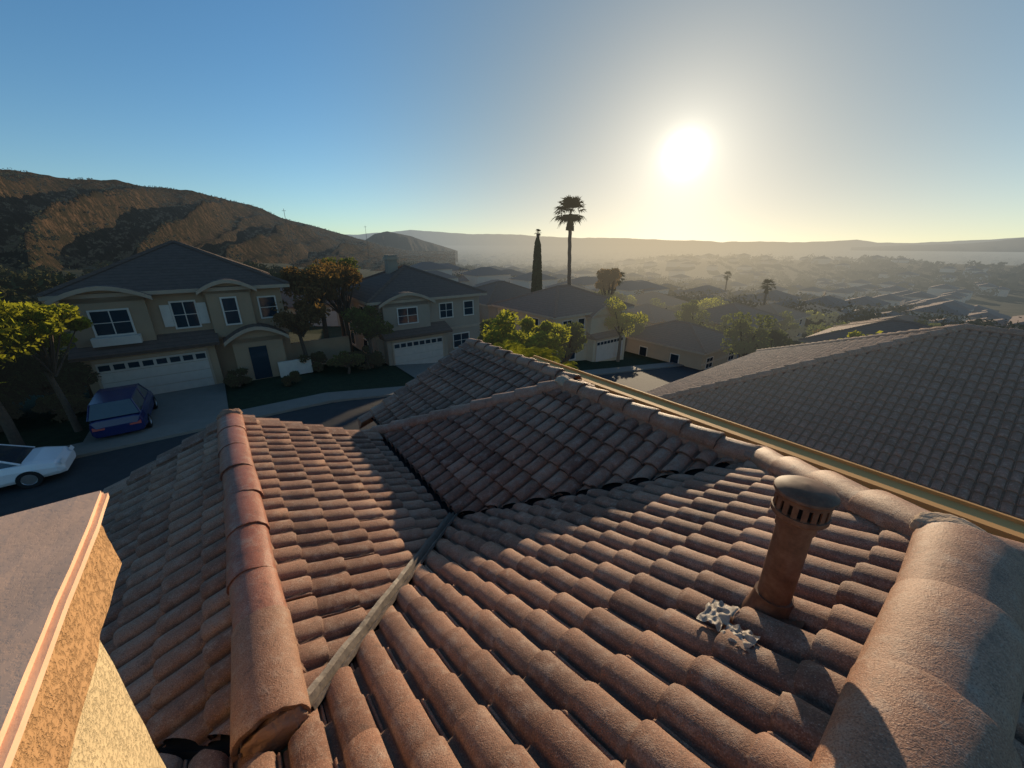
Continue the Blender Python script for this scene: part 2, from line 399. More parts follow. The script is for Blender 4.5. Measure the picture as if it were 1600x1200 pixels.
for k in range(18):
    a=2*math.pi*k/18; w=.30*2*math.pi/18
    b=len(V)
    for rr in (.074,.080):
        for aa in (a-w,a+w):
            for z in (-.853,-.805): V.append((vx+rr*math.cos(aa),vy+rr*math.sin(aa),z))
    Fc+= [(b+4,b+6,b+7,b+5),(b,b+1,b+3,b+2),(b,b+4,b+5,b+1),(b+2,b+3,b+7,b+6)]
mkobj('cap_fins',V,Fc,M_vent,VE)
def crumple(name,rc,fc,wr,wf,seed,h=.045,mat=None):
    V=[];Fc=[];n=20
    for i in range(n+1):
        for j in range(n+1):
            a=(i/n-.5)*wr; b=(j/n-.5)*wf
            e=.30*N.noise(Vector((i*.2+seed,j*.2,seed)))
            r=rc+a*(1+e)+.12*b; f=fc+b*(1+e)
            z=zA-K*(f-f0)+h+.016+.020*N.noise(Vector((i*.25,j*.25,seed+4)))
            V.append(W(r,f,z))
            if i and j: o=i*(n+1)+j; Fc.append((o,o-1,o-n-2,o-n-1))
    mkobj(name,V,Fc,mat or M_lead,VE,True)
vr=vx*Rv[0]+vy*Rv[1]; vf=vx*Fv[0]+vy*Fv[1]
crumple('flashing',vr-.18,vf+.11,.13,.09,2.,.066); crumple('flashing_b',vr-.25,vf+.01,.09,.10,5.,.060); crumple('flashing_c',vr,vf,.20,.22,9.,.012,M_vent)

# ------------------------------------------------------------ terrain
def sstep(x,a,b):
    t=np.clip((x-a)/(b-a),0,1); return t*t*(3-2*t)
def G(x,y):
    x=np.asarray(x,float); y=np.asarray(y,float)
    r=x*Rv[0]+y*Rv[1]; d=np.hypot(x,y); az=np.degrees(np.arctan2(x,y))
    q=np.maximum(0,r-4)
    z=-8.65-54*(1-np.exp(-q/390))
    z=z+30*np.exp(-((d-900)/260)**2)*sstep(az,6,26)*(az<120)
    z=z-54*sstep(d,500,1500)*(1-(1-np.exp(-q/390)))
    return z
def gz(r,f):
    x,y,_=W(r,f,0); return float(G(x,y))
def ground_mat():
    m,nt=newmat('ground'); p=pos(nt)
    n1=noise(nt,p,.012,6,.7); n2=noise(nt,p,.10,5,.7); n3=noise(nt,p,1.5,3,.6)
    c=ramp(nt,n1,[(.35,(.035,.04,.022)),(.55,(.07,.062,.035)),(.68,(.13,.105,.065))])
    c=mixc(nt,ramp(nt,n2,[(.42,0.),(.56,1.)]),c,(.025,.033,.016))
    c=mixc(nt,math_(nt,'MULTIPLY',ramp(nt,n3,[(.45,0.),(.6,1.)]),.5),c,(.05,.055,.028))
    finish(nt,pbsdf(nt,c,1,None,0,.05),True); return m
M_ground=ground_mat()
rs=[0,4,8,12]+list(np.geomspace(15,26000,150)); NA=240
V=[];Fc=[]
for ri in rs:
    a=np.linspace(0,2*np.pi,NA,endpoint=False); x=ri*np.sin(a); y=ri*np.cos(a); z=G(x,y)
    V+=list(zip(x,y,z))
for i in range(len(rs)-1):
    for k in range(NA): Fc.append((i*NA+k,i*NA+(k+1)%NA,(i+1)*NA+(k+1)%NA,(i+1)*NA+k)[::-1])
mkobj('ground',V,Fc,M_ground,None,True)

def px2(px,py):
    u=(px-800)/600; v=(600-py)/600
    x,y,z=u,.939+.3437*v,-.3437+.939*v
    return math.degrees(math.atan2(x,y)), z/math.hypot(x,y)
crest=[px2(*q) for q in ((-500,250),(-250,238),(-60,250),(0,265),(50,272),(110,281),(180,283),(230,293),(300,299),(345,311),(400,323),(440,341),(500,356),(560,373),(600,384),(640,392))]
caz=np.array([c[0] for c in crest]); cel=np.array([c[1] for c in crest])
def hill_mat():
    m,nt=newmat('hill_scrub'); p=pos(nt)
    n1=noise(nt,p,.02,6,.7); n2=noise(nt,p,.20,5,.75); n3=noise(nt,p,.9,3,.6)
    c=ramp(nt,n1,[(.35,(.035,.025,.017)),(.55,(.075,.047,.028)),(.7,(.13,.08,.045))])
    c=mixc(nt,ramp(nt,n2,[(.44,0.),(.52,.95)]),c,(.022,.019,.011))
    c=mixc(nt,math_(nt,'MULTIPLY',ramp(nt,n3,[(.48,0.),(.58,1.)]),.6),c,(.016,.015,.009))
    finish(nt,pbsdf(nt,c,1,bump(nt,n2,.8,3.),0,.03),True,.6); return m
M_hill=hill_mat()
def fbm(x,y,s,o=4):
    t=0;a=1
    for i in range(o):
        t+=a*N.noise(Vector((x*s,y*s,i*7.3))); s*=2;a*=.5
    return t
NAz,ND=460,120
V=[];Fc=[]
for i in range(NAz+1):
    az=-88+ (80)*i/NAz
    el=float(np.interp(az,caz,cel))
    D=float(np.interp(az,[-90,-50,-12],[330,440,980])); dB=D*.36
    for j in range(ND+1):
        t=1.5*j/ND; d=dB+t*(D-dB)
        x,y=at(az,d)
        zc=D*el; zb=float(G(*at(az,dB)))-3
        hgt=max(1.,zc-zb)
        if t<=1:
            s=t**1.2
            ph=az*.40+ (1-t)*4.6 + 1.2*fbm(x,y,.0045,3)
            rid=1-abs(math.sin(ph)); rid2=1-abs(math.sin(ph*3.1+1.3+1.5*fbm(x,y,.008,2)))
            e=math.sin(math.pi*min(1,t*.97+.03))
            z=zb+hgt*s+ e*hgt*(.34*(rid-.45)+.11*(rid2-.5)+.08*fbm(x,y,.012,4))+ 1.4*min(1,hgt/30)*fbm(x,y,.05,3)*e
            if t>.7: z=min(z,d*el if el>0 else zc)
            if t>.97: z=zc+ .9*fbm(x,y,.07,4)
        else:
            z=zc-(t-1)*hgt*.9
        V.append((x,y,z))
        if i and j:
            o=i*(ND+1)+j; Fc.append((o,o-ND-1,o-ND-2,o-1))
mkobj('hill',V,Fc,M_hill,None,True)
def far_strip(name,prof,d,mat,base,depth,jit=0.,n=260,seed=0):
    a=[px2(*q) for q in prof]; aa=np.array([q[0] for q in a]); ee=np.array([q[1] for q in a])
    V=[];Fc=[];rows=14
    for i in range(n+1):
        az=aa[0]+(aa[-1]-aa[0])*i/n; el=float(np.interp(az,aa,ee))
        zc=d*el+jit*d*fbm(az*1.0,seed,.45,5)
        for j in range(rows):
            t=j/(rows-1); dd=d-depth*(1-t); x,y=at(az,dd)
            s=t**.8
            z=base+(zc-base)*s+ (zc-base)*.22*math.sin(math.pi*t)*fbm(az*.8+t*1.3,seed+t,.9,4)
            V.append((x,y,z))
            if i and j: o=i*rows+j; Fc.append((o,o-rows,o-rows-1,o-1))
    mkobj(name,V,Fc,mat,None,True)
def mt_mat():
    m,nt=newmat('distant_mountain'); p=pos(nt); n=noise(nt,p,.004,5,.7)
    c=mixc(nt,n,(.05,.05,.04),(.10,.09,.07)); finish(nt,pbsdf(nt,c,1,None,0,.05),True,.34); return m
M_mt=mt_mat()
far_strip('hill',[(560,382),(585,366),(605,361),(640,368),(665,377),(690,384),(715,392)],1500,M_hill,-60,350,.0012,160,3)
far_strip('mountains',[(-300,372),(300,372),(560,366),(640,360),(690,362),(740,366),(800,366),(860,370),(930,372),(1000,373),(1060,375),(1130,378),(1220,378),(1290,377),(1340,374),(1370,379),(1430,380),(1480,377),(1540,374),(1600,370),(1750,360),(2100,350)],17000,M_mt,-70,3500,.0016,500,1)
far_strip('mountains',[(1330,386),(1420,383),(1500,381),(1560,377),(1600,371),(1700,362),(2000,350)],6500,M_mt,-65,1500,.0008,200,6)

# ------------------------------------------------------------ road, pavements
M_asph=simple('asphalt',(.05,.047,.045),.85,.3,2,.4,90,.01)
M_conc=simple('concrete',(.24,.20,.16),.85,.15,2)
M_grass=simple('lawn_grass',(.035,.042,.018),1,.5,3,.8,25,.04)
def strip(name,fa,fb,ra,rb,off,mat,step=1.5,parent=None):
    n=max(1,int((rb-ra)/step)); V=[];Fc=[]
    fs=np.linspace(fa,fb,max(2,int(abs(fb-fa)/2)+2)); m=len(fs)
    for i in range(n+1):
        r=ra+(rb-ra)*i/n
        for f in fs: V.append(W(r,f,gz(r,f)+off))
        if i:
            for k in range(m-1):
                o=i*m+k; Fc.append((o,o+1,o-m+1,o-m)[::-1])
    return mkobj(name,V,Fc,mat,parent,True)
strip('lawn_ground',23.9,45,-60,60,.06,M_grass)
strip('lawn_ground',-6,14.2,-60,3,.06,M_grass)
strip('road',15.0,22.5,-90,90,.07,M_asph)
def kerb(name,fa,fb,ra,rb):
    V=[];Fc=[];n=int(rb-ra)
    for i in range(n+1):
        r=ra+(rb-ra)*i/n; z=gz(r,fa)
        for f,h in ((fa,.05),(fa,.20),(fb,.205),(fb,.05)): V.append(W(r,f,z+h))
        if i:
            o=i*4
            for k in range(3): Fc.append((o-4+k,o+k,o+k+1,o-3+k))
    mkobj(name,V,Fc,M_conc)
kerb('pavement',22.5,24.0,-90,90); kerb('pavement',13.5,15.0,-90,90)
strip('driveway',24.0,31.2,-6.3,-.8,.12,M_conc); strip('driveway',24.0,30.5,10.5,15.2,.12,M_conc)

# ------------------------------------------------------------ suburban houses
def roofmat(name,c,k=2.0):
    m,nt=newmat(name); p=pos(nt)
    sx=nd(nt,'ShaderNodeSeparateXYZ'); nt.links.new(p,sx.inputs[0])
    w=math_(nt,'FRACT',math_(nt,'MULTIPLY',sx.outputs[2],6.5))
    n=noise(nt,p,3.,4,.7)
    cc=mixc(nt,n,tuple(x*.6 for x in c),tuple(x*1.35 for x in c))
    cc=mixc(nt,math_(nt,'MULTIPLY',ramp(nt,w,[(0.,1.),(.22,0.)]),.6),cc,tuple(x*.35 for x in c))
    h=math_(nt,'ADD',w,math_(nt,'MULTIPLY',n,.6))
    finish(nt,pbsdf(nt,cc,.85,bump(nt,h,.7,.08),0,.2),True,k); return m
MR=[roofmat('roof_shingle_a',(.10,.070,.056)),roofmat('roof_tile_b',(.17,.10,.075)),roofmat('roof_tile_c',(.21,.11,.075))]
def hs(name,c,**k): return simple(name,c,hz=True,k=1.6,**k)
MW=[hs('stucco_tan',(.34,.23,.14),rough=.95,scale=1.),hs('stucco_grey',(.31,.24,.175),rough=.95,scale=1.),hs('stucco_cream',(.48,.37,.24),rough=.95,scale=1.)]
M_trim=hs('trim_white',(.60,.52,.43),rough=.6)
M_trimt=hs('trim_tan',(.40,.29,.20),rough=.8)
M_glass=simple('window_glass',(.035,.045,.055),.08,.2,spec=.8)
M_gar=hs('garage_door',(.50,.43,.36),rough=.55)
def hiproof(mb,ra,rb,fa,fb,ze,k,ov,mi=0):
    ra-=ov;rb+=ov;fa-=ov;fb+=ov
    w=min(rb-ra,fb-fa)/2; h=w*k
    p=[(ra,fa),(rb,fa),(rb,fb),(ra,fb)]
    if rb-ra>=fb-fa:
        q=[(ra+w,(fa+fb)/2),(rb-w,(fa+fb)/2)]
        Fc=[(0,1,5,4),(1,2,5),(2,3,4,5),(3,0,4)]; L=[(0,4),(3,4),(1,5),(2,5),(4,5)]
    else:
        q=[((ra+rb)/2,fa+w),((ra+rb)/2,fb-w)]
        Fc=[(0,1,4),(1,2,5,4),(2,3,5),(3,0,4,5)]; L=[(0,4),(1,4),(2,5),(3,5),(4,5)]
    V=[W(a,b,ze) for a,b in p]+[W(a,b,ze+h) for a,b in q]
    mb.add(V,Fc,mi)
    mb.add([(v[0],v[1],v[2]-.003) for v in V[:4]]+[(v[0],v[1],v[2]-.22) for v in V[:4]],[(0,4,5,1),(1,5,6,2),(2,6,7,3),(3,7,4,0),(4,7,6,5)],1)
    for a,b in L:
        A=Vector(V[a]);B=Vector(V[b]);d=(B-A).normalized();s=Vector((-d.y,d.x,0)).normalized()*.16;u=Vector((0,0,.13))
        mb.add([A-s,A+u,A+s,B-s,B+u,B+s],[(0,1,4,3),(1,2,5,4),(0,2,1),(3,4,5)],mi)
    return ze+h
def window(mbt,mbg,rc,zc,w,h,ff,mull=1):
    t=.09
    mbt.box(rc-w/2-t,rc+w/2+t,ff-.07,ff+.02,zc+h/2,zc+h/2+t,0); mbt.box(rc-w/2-t,rc+w/2+t,ff-.10,ff+.02,zc-h/2-t,zc-h/2,0)
    mbt.box(rc-w/2-t,rc-w/2,ff-.06,ff+.02,zc-h/2,zc+h/2,0); mbt.box(rc+w/2,rc+w/2+t,ff-.06,ff+.02,zc-h/2,zc+h/2,0)
    for i in range(mull):
        x=rc-w/2+w*(i+1)/(mull+1); mbt.box(x-.025,x+.025,ff-.045,ff,zc-h/2,zc+h/2,0)
    mbt.box(rc-w/2,rc+w/2,ff-.04,ff,zc-.02,zc+.02,0)
    mbg.box(rc-w/2,rc+w/2,ff-.025,ff+.01,zc-h/2,zc+h/2,0)
def garage(mbt,mbg,ra,rb,z0,h,ff):
    for i in range(4):
        za=z0+h*i/4+.012; zb=z0+h*(i+1)/4-.012
        mbt.box(ra,rb,ff-.04,ff+.01,za,zb,0)
        n=8
        for k in range(n):
            a=ra+(rb-ra)*(k+.12)/n; b=ra+(rb-ra)*(k+.88)/n
            if i==3: mbg.box(a,b,ff-.055,ff-.035,za+.12,zb-.12,0)
            else: mbt.box(a,b,ff-.06,ff-.038,za+.09,zb-.09,0)
def subhouse(name,ra,rb,fa,fb,zb,eh,k,wm,rm,garage_r=None,wins=(),extra=None):
    e=empty(name)
    m=MB(); m.box(ra,rb,fa,fb,zb-2,zb+eh)
    m.box(ra-.05,rb+.05,fa-.05,fa-.001,zb+eh*.46,zb+eh*.46+.22,1)
    mr=MB(); hiproof(mr,ra,rb,fa,fb,zb+eh,k,.55)
    mt=MB(); mg=MB(); md=MB()
    for (rc,zc,w,h) in wins: window(mt,mg,rc,zb+zc,w,h,fa,1 if w>.9 else 0)
    if garage_r:
        ga,gb=garage_r; m.box(ga-.5,gb+.5,fa-.9,fa+.1,zb-1,zb+2.9)
        md.box(ga-.12,ga-.0,fa-.96,fa-.9,zb,zb+2.45,1); md.box(gb,gb+.12,fa-.96,fa-.9,zb,zb+2.45,1); md.box(ga-.12,gb+.12,fa-.96,fa-.9,zb+2.40,zb+2.58,1)
        garage(md,mg,ga,gb,zb+.05,2.32,fa-.9)
        a,b=ga-.8,gb+.8
        mr.add([W(a,fa-1.4,zb+2.9),W(b,fa-1.4,zb+2.9),W(b,fa-.0,zb+3.5),W(a,fa-.0,zb+3.5),W(a,fa-1.4,zb+2.72),W(b,fa-1.4,zb+2.72),W(a,fa,zb+2.72),W(b,fa,zb+2.72)],[(0,1,2,3),(4,5,1,0),(0,3,6,4),(1,5,7,2),(4,6,7,5)],0)
    for fc in (fa+(fb-fa)*.3,fa+(fb-fa)*.7):
        for zc in (1.5,4.4):
            if zc<eh:
                mt.box(ra-.06,ra-.001,fc-.6,fc+.6,zb+zc-.65,zb+zc+.65,0); mg.box(ra-.075,ra-.055,fc-.5,fc+.5,zb+zc-.55,zb+zc+.55,0)
    if extra: extra(m,mr,mt,mg,zb,fa)
    m.obj('walls',[wm,M_trimt],e); mr.obj('roof',[rm,M_trimt],e)
    if mt.v: mt.obj('window_frames',M_trim,e)
    if mg.v: mg.obj('window_glass',M_glass,e)
    if md.v: md.obj('garage_door',[M_gar,M_trimt],e)
    return e
def gablebit(m,mr,ra,rb,fa,proj,zb,z1,k,mi=0):
    m.box(ra,rb,fa-proj,fa+.1,zb,z1,0)
    n=10; a=ra-.4;b=rb+.4; f_=fa-proj-.4
    P=[]
    for i in range(n+1):
        x=-1+2*i/n; P.append((a+(b-a)*i/n, z1+ (b-a)/2*k*(1-abs(x)**1.8)-.05))
    V=[W(r,f_,z) for r,z in P]+[W(r,fa+2.5,z) for r,z in P]; mr.add(V,[(i,i+1,n+2+i,n+1+i) for i in range(n)],0,True)
    V=[W(r,f_-.02,z-.22) for r,z in P]+[W(r,f_-.02,z+.01) for r,z in P]; mr.add(V,[(i,i+1,n+2+i,n+1+i) for i in range(n)],1)
    V=[W(r,f_-.02,z-.22) for r,z in P]+[W(r,fa,z-.22) for r,z in P]; mr.add(V,[(i+1,i,n+1+i,n+2+i) for i in range(n)],1)
    V=[W(r,fa-proj,z-.2) for r,z in P[1:-1]]+[W(P[-2][0],fa-proj,z1-.3),W(P[1][0],fa-proj,z1-.3)]
    m.add(V,[tuple(range(len(V)))[::-1]],0)
def ex1(m,mr,mt,mg,zb,fa):
    gablebit(m,mr,-6.7,-3.4,fa,.5,zb+2.8,zb+5.9,.32); gablebit(m,mr,-.6,1.7,fa,.45,zb+3.0,zb+6.0,.4)
    gablebit(m,mr,.1,2.9,fa,1.3,zb+0.0,zb+2.9,.45)
    window(mt,mg,-5.0,zb+4.5,1.5,1.3,fa-.5); window(mt,mg,.5,zb+4.6,.7,1.6,fa-.45,0)
    mt.box(-6.0,-4.0,fa-1.0,fa-.5,zb+3.3,zb+3.75,0)
    mt.box(-2.9,-2.45,fa-.08,fa,zb+3.9,zb+5.2,0); mt.box(-1.15,-.7,fa-.08,fa,zb+3.9,zb+5.2,0)
    mg.box(.9,1.9,fa-1.33,fa-1.29,zb+.1,zb+2.3,0)
    mt.box(2.3,4.3,fa-1.9,fa-1.75,zb+.1,zb+1.15,0)
    m.box(3.4,7.6,fa+.5,fa+.7,zb-1,zb+1.8,0)
subhouse('two_storey_house',-6.8,3.5,31,41,-8.65,6.1,.47,MW[0],MR[0],garage_r=(-6.2,-1.3),wins=((-1.8,4.55,1.1,1.5),(2.6,4.6,.9,1.3)),extra=ex1)
def ex2(m,mr,mt,mg,zb,fa):
    gablebit(m,mr,10.2,14.2,fa,.5,zb+3,zb+5.5,.35); window(mt,mg,12.2,zb+4.4,1.6,1.2,fa-.5)
    m.box(13.0,13.9,fa+5,fa+5.9,zb+6,zb+9.0,0); m.box(12.9,14.0,fa+4.9,fa+6,zb+8.6,zb+8.8,1)
zb2=gz(13,31)-.1
subhouse('two_storey_house',9.6,19.5,31,41,zb2,5.7,.42,MW[1],MR[0],garage_r=(10.6,15.0),wins=((16,4.4,1.2,1.2),(18.3,4.4,.9,1.2),(17.4,1.5,1.6,1.2)),extra=ex2)
def ex3(m,mr,mt,mg,zb,fa): gablebit(m,mr,31.2,35.4,fa,.6,zb+3,zb+5.2,.4)
subhouse('two_storey_house',26.5,38,28,38,gz(30,28)-.3,5.6,.40,MW[2],MR[1],garage_r=(32,36.5),wins=((28.2,4.3,1.2,1.3),(30.3,4.3,.9,1.3),(36.6,4.3,1.1,1.3),(28.8,1.4,1.6,1.4)),extra=ex3)
zn=gz(15,0)
e=empty('neighbor_house'); m=MB(); m.box(10.0,24.5,-14,8.2,zn-3,-6.05)
m.obj('walls',MW[0],e)
ra_,rb_,fa_,fb_=9.3,25.2,-14.6,8.9; hw=(rb_-ra_)/2; rc=ra_+hw; zr=-2.36; ze=zr-K*hw
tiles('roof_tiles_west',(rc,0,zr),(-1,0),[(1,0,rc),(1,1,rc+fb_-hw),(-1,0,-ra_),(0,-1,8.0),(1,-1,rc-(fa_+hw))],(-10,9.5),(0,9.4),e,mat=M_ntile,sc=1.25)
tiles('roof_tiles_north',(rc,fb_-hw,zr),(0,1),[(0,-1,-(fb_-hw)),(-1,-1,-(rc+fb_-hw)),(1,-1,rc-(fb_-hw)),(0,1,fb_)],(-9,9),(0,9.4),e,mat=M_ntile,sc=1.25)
mb=MB()
mb.add([W(ra_,fa_,ze-.05),W(rb_,fa_,ze-.05),W(rb_,fb_,ze-.05),W(ra_,fb_,ze-.05),W(rc,fa_+hw,zr-.05),W(rc,fb_-hw,zr-.05)],[(0,1,4),(1,2,5,4),(2,3,5),(3,0,4,5),(0,3,2,1)])
mb.obj('roof_deck',MR[2],e)
caps('hip_caps',(rc,fb_-hw,zr),(ra_,fb_,ze),.14,.42,e,M_ntile,up=.04)
caps('hip_caps_far',(rc,fb_-hw,zr),(rb_,fb_,ze),.14,.42,e,M_ntile,up=.04)
caps('ridge_caps',(rc,fa_+hw,zr),(rc,fb_-hw,zr),.14,.42,e,M_ntile,up=.04)
mb=MB(); mb.box(ra_-.12,ra_,fa_,fb_,ze-.18,ze+.0); mb.box(ra_,rb_,fb_,fb_+.12,ze-.18,ze); mb.obj('gutter',M_trimt,e)
hz_spots=[(47,26,9,11),(34,48,11,10),(52,44,12,10),(70,30,12,11),(22,50,11,9),(9,56,10,9),(62,8,12,14),(45,2,10,11),(85,12,12,12),(75,50,11,11),(100,35,13,11),(92,60,11,12),(120,15,12,13),(58,-14,12,11),(80,-10,13,11),(115,55,12,12),(140,38,13,12),(60,72,12,11),(40,80,12,11),(84,84,12,11)]
for i,(r,f,w,d) in enumerate(hz_spots):
    zb=gz(r,f)-.3; two=random.random()<.6
    eh=5.4 if two else 3.1
    if r<60 and f<30: eh=3.1; two=False
    wins=[(r-w*.3,1.5,1.4,1.2),(r+w*.3,1.5,1.4,1.2)]+([(r-w*.3,4.2,1.2,1.1),(r+w*.25,4.2,1.2,1.1)] if two else [])
    subhouse('suburban_house',r-w/2,r+w/2,f-d/2,f+d/2,zb,eh,.4,MW[i%3],MR[(i*2+1)%3],wins=wins,garage_r=(r-2.2,r+2.2) if i%2 else None)
# far settlement in the valley, one mass
MWf=simple('distant_stucco',(.50,.42,.33),.9,.3,.02,hz=True); MRf=simple('distant_roofing',(.20,.13,.10),.9,.4,.02,hz=True)
mb=MB()
for i in range(420):
    d=150*math.exp(random.random()*math.log(2400/150)); az=random.uniform(-12,62); x,y=at(az,d)
    r=x*Rv[0]+y*Rv[1]; f=x*Fv[0]+y*Fv[1]; z=gz(r,f); s=random.uniform(.8,1.4)*(1+d/2500); w=6*s; dd=5*s; h=random.choice((3.2,5.6))*min(s,1.3)
    mb.box(r-w,r+w,f-dd,f+dd,z-2,z+h,0)
    mb.add([W(r-w-.5,f-dd-.5,z+h),W(r+w+.5,f-dd-.5,z+h),W(r+w+.5,f+dd+.5,z+h),W(r-w-.5,f+dd+.5,z+h),W(r-w*.25,f,z+h+dd*.42),W(r+w*.25,f,z+h+dd*.42)],[(0,1,5,4),(1,2,5),(2,3,4,5),(3,0,4)],1)
mb.obj('distant_houses',[MWf,MRf])

# ------------------------------------------------------------ vegetation
def leafmat(name,ca,cb,trans=.45,k=1.6):
    m,nt=newmat(name); t=attr(nt); sep=nd(nt,'ShaderNodeSeparateColor'); nt.links.new(t.outputs['Color'],sep.inputs[0])
    c=mixc(nt,sep.outputs[0],ca,cb)
    d=nd(nt,'ShaderNodeBsdfDiffuse'); nt.links.new(c,d.inputs[0])
    sh=d.outputs[0]
    if trans>0:
        tr=nd(nt,'ShaderNodeBsdfTranslucent'); nt.links.new(mixc(nt,.5,c,(min(1,cb[0]*1.9),min(1,cb[1]*1.9),cb[2]*.8)),tr.inputs[0])
        mx=nd(nt,'ShaderNodeMixShader'); mx.inputs[0].default_value=trans
        nt.links.new(d.outputs[0],mx.inputs[1]); nt.links.new(tr.outputs[0],mx.inputs[2]); sh=mx.outputs[0]
    finish(nt,sh,True,k); return m
ML={'yg':leafmat('leaves_yellow_green',(.08,.09,.012),(.25,.25,.03),.6,2.2),
    'g':leafmat('leaves_green',(.035,.048,.012),(.09,.105,.022),.45,2.4),
    'dg':leafmat('leaves_dark_green',(.015,.022,.008),(.045,.055,.016),.25,2.2),
    'br':leafmat('leaves_russet',(.07,.045,.018),(.17,.10,.04),.4,2.2),
    'palm':leafmat('leaves_palm',(.02,.025,.01),(.06,.065,.025),.15,1.0),
    'far':leafmat('leaves_distant',(.020,.022,.010),(.065,.062,.024),.0,1.2)}
M_bark=simple('bark',(.10,.07,.05),.95,.4,8,.8,20,.03,hz=True)
def leafcloud(cent,radii,n,size):
    c=np.repeat(np.array(cent),n,0); R=np.repeat(np.array(radii),n,0); m=len(c)
    d=np.random.normal(size=(m,3)); d/=np.linalg.norm(d,axis=1,keepdims=True)
    rr=np.random.uniform(.25,1.08,(m,1))**.6
    p=c+d*rr*R
    a=np.random.normal(size=(m,3)); a/=np.linalg.norm(a,axis=1,keepdims=True)
    b=np.cross(a,np.random.normal(size=(m,3))); b/=np.linalg.norm(b,axis=1,keepdims=True)
    s=size*np.random.uniform(.5,1.3,(m,1))
    V=np.stack([p-a*s,p-b*s*.5,p+a*s,p+b*s*.5],1).reshape(-1,3)
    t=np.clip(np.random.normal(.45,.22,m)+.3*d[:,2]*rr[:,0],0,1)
    T=np.zeros((m*4,2)); T[:,0]=np.repeat(t,4)
    Fc=np.arange(m*4).reshape(-1,4)
    return V,Fc,T
def limb(V,Fc,a,b,ra,rb,n=7):
    a=Vector(a);b=Vector(b);d=(b-a).normalized();s=d.orthogonal().normalized();u=d.cross(s)
    o=len(V)
    for p,r in ((a,ra),((a+b)/2+s*ra*.3,(ra+rb)/2),(b,rb)):
        for k in range(n):
            t=2*math.pi*k/n; V.append(tuple(p+s*r*math.cos(t)+u*r*math.sin(t)))
    for i in range(2):
        for k in range(n): Fc.append((o+i*n+k,o+i*n+(k+1)%n,o+(i+1)*n+(k+1)%n,o+(i+1)*n+k))
def tree(name,x,y,topz,R,kind='g',dens=240,size=.16,squash=.85,nb=16,zb=None):
    zb=float(G(x,y)) if zb is None else zb
    e=empty(name); cz=topz-R*squash
    V=[];Fc=[]; h=cz-zb
    limb(V,Fc,(x,y,zb-.3),(x+random.uniform(-.3,.3),y,zb+h*.6),max(.12,R*.09),max(.08,R*.06))
    cent=[];radii=[]
    for i in range(nb):
        d=Vector((random.gauss(0,1),random.gauss(0,1),random.gauss(0,.9))).normalized()*random.uniform(.35,.9)
        c=(x+d.x*R,y+d.y*R,cz+d.z*R*squash); q=random.uniform(.20,.46)*R
        cent.append(c); radii.append((q,q,q*.75))
        limb(V,Fc,(x,y,zb+h*.55+R*.1*random.random()),c,max(.05,R*.035),.02,5)
    mkobj('trunk',V,Fc,M_bark,e,True)
    v,f,t=leafcloud(cent,radii,dens,size)
    mkobj('crown',v,f.tolist(),ML[kind],e,None,None,t)
for az,d,tz,R,k in ((-55.5,26,-1.0,2.3,'yg'),(-51.5,27,-2.0,1.7,'yg'),(-60,25,-1.6,2.6,'yg'),(-56,30,-3.4,2.2,'dg'),(-52.5,31,-4.6,2.0,'dg'),(-59,30,-3.2,2.6,'dg'),(-55,33,-6.0,1.6,'dg'),(-49.8,32,-5.4,1.5,'dg'),(-58,32,-6.2,1.8,'dg')):
    tree('leafy_tree',*at(az,d),tz,R,k,280,.14)
for az,d,tz,R,k in ((-26.5,33,-.3,2.6,'br'),(-23.5,34,-1.2,2.3,'br'),(-29.0,31,-2.9,1.8,'br'),(-21,31,-3.6,2.0,'g'),(-24,38,-.6,2.2,'g')):
    tree('leafy_tree',*at(az,d),tz,R,k,220,.15)
for az,d,tz,R,k in ((.5,21,-3.5,1.9,'yg'),(4.5,22,-3.9,1.6,'yg'),(-2,26,-4.7,1.9,'g'),(8,26,-5.0,1.6,'g'),(12.5,50,-4.6,2.4,'g'),(14,50,-2.4,1.9,'br'),(16,44,-5.4,2.3,'yg')):
    tree('leafy_tree',*at(az,d),tz,R,k,220,.16)
for i in range(60):
    az=random.uniform(9,58); d=random.uniform(46,130)
    x,y=at(az,d); zg=float(G(x,y)); R=random.uniform(2.0,3.8)
    tree('leafy_tree',x,y,zg+random.uniform(5.0,8.0),R,random.choice(['g','g','dg','yg','g','br']),130,.24,nb=14)
for (r,f,R,k) in ((-7.6,28.5,1.0,'dg'),(-7.6,30.2,1.0,'g'),(-.2,28.9,.8,'dg'),(4.6,29.5,1.1,'dg'),(6.4,28.5,1.2,'g'),(8.3,29.5,1.2,'dg'),(16.6,29.8,.9,'dg'),(19,29.,1.3,'g'),(22,28,1.7,'dg'),(24.4,30,1.9,'g'),(-9.5,28,1.5,'dg'),(-11.5,27.5,1.6,'dg'),(2.6,27.2,.6,'dg')):
    x,y,_=W(r,f,0); zg=gz(r,f)
    tree('shrub',x,y,zg+R*1.6,R,k,150,.12,.8,10)
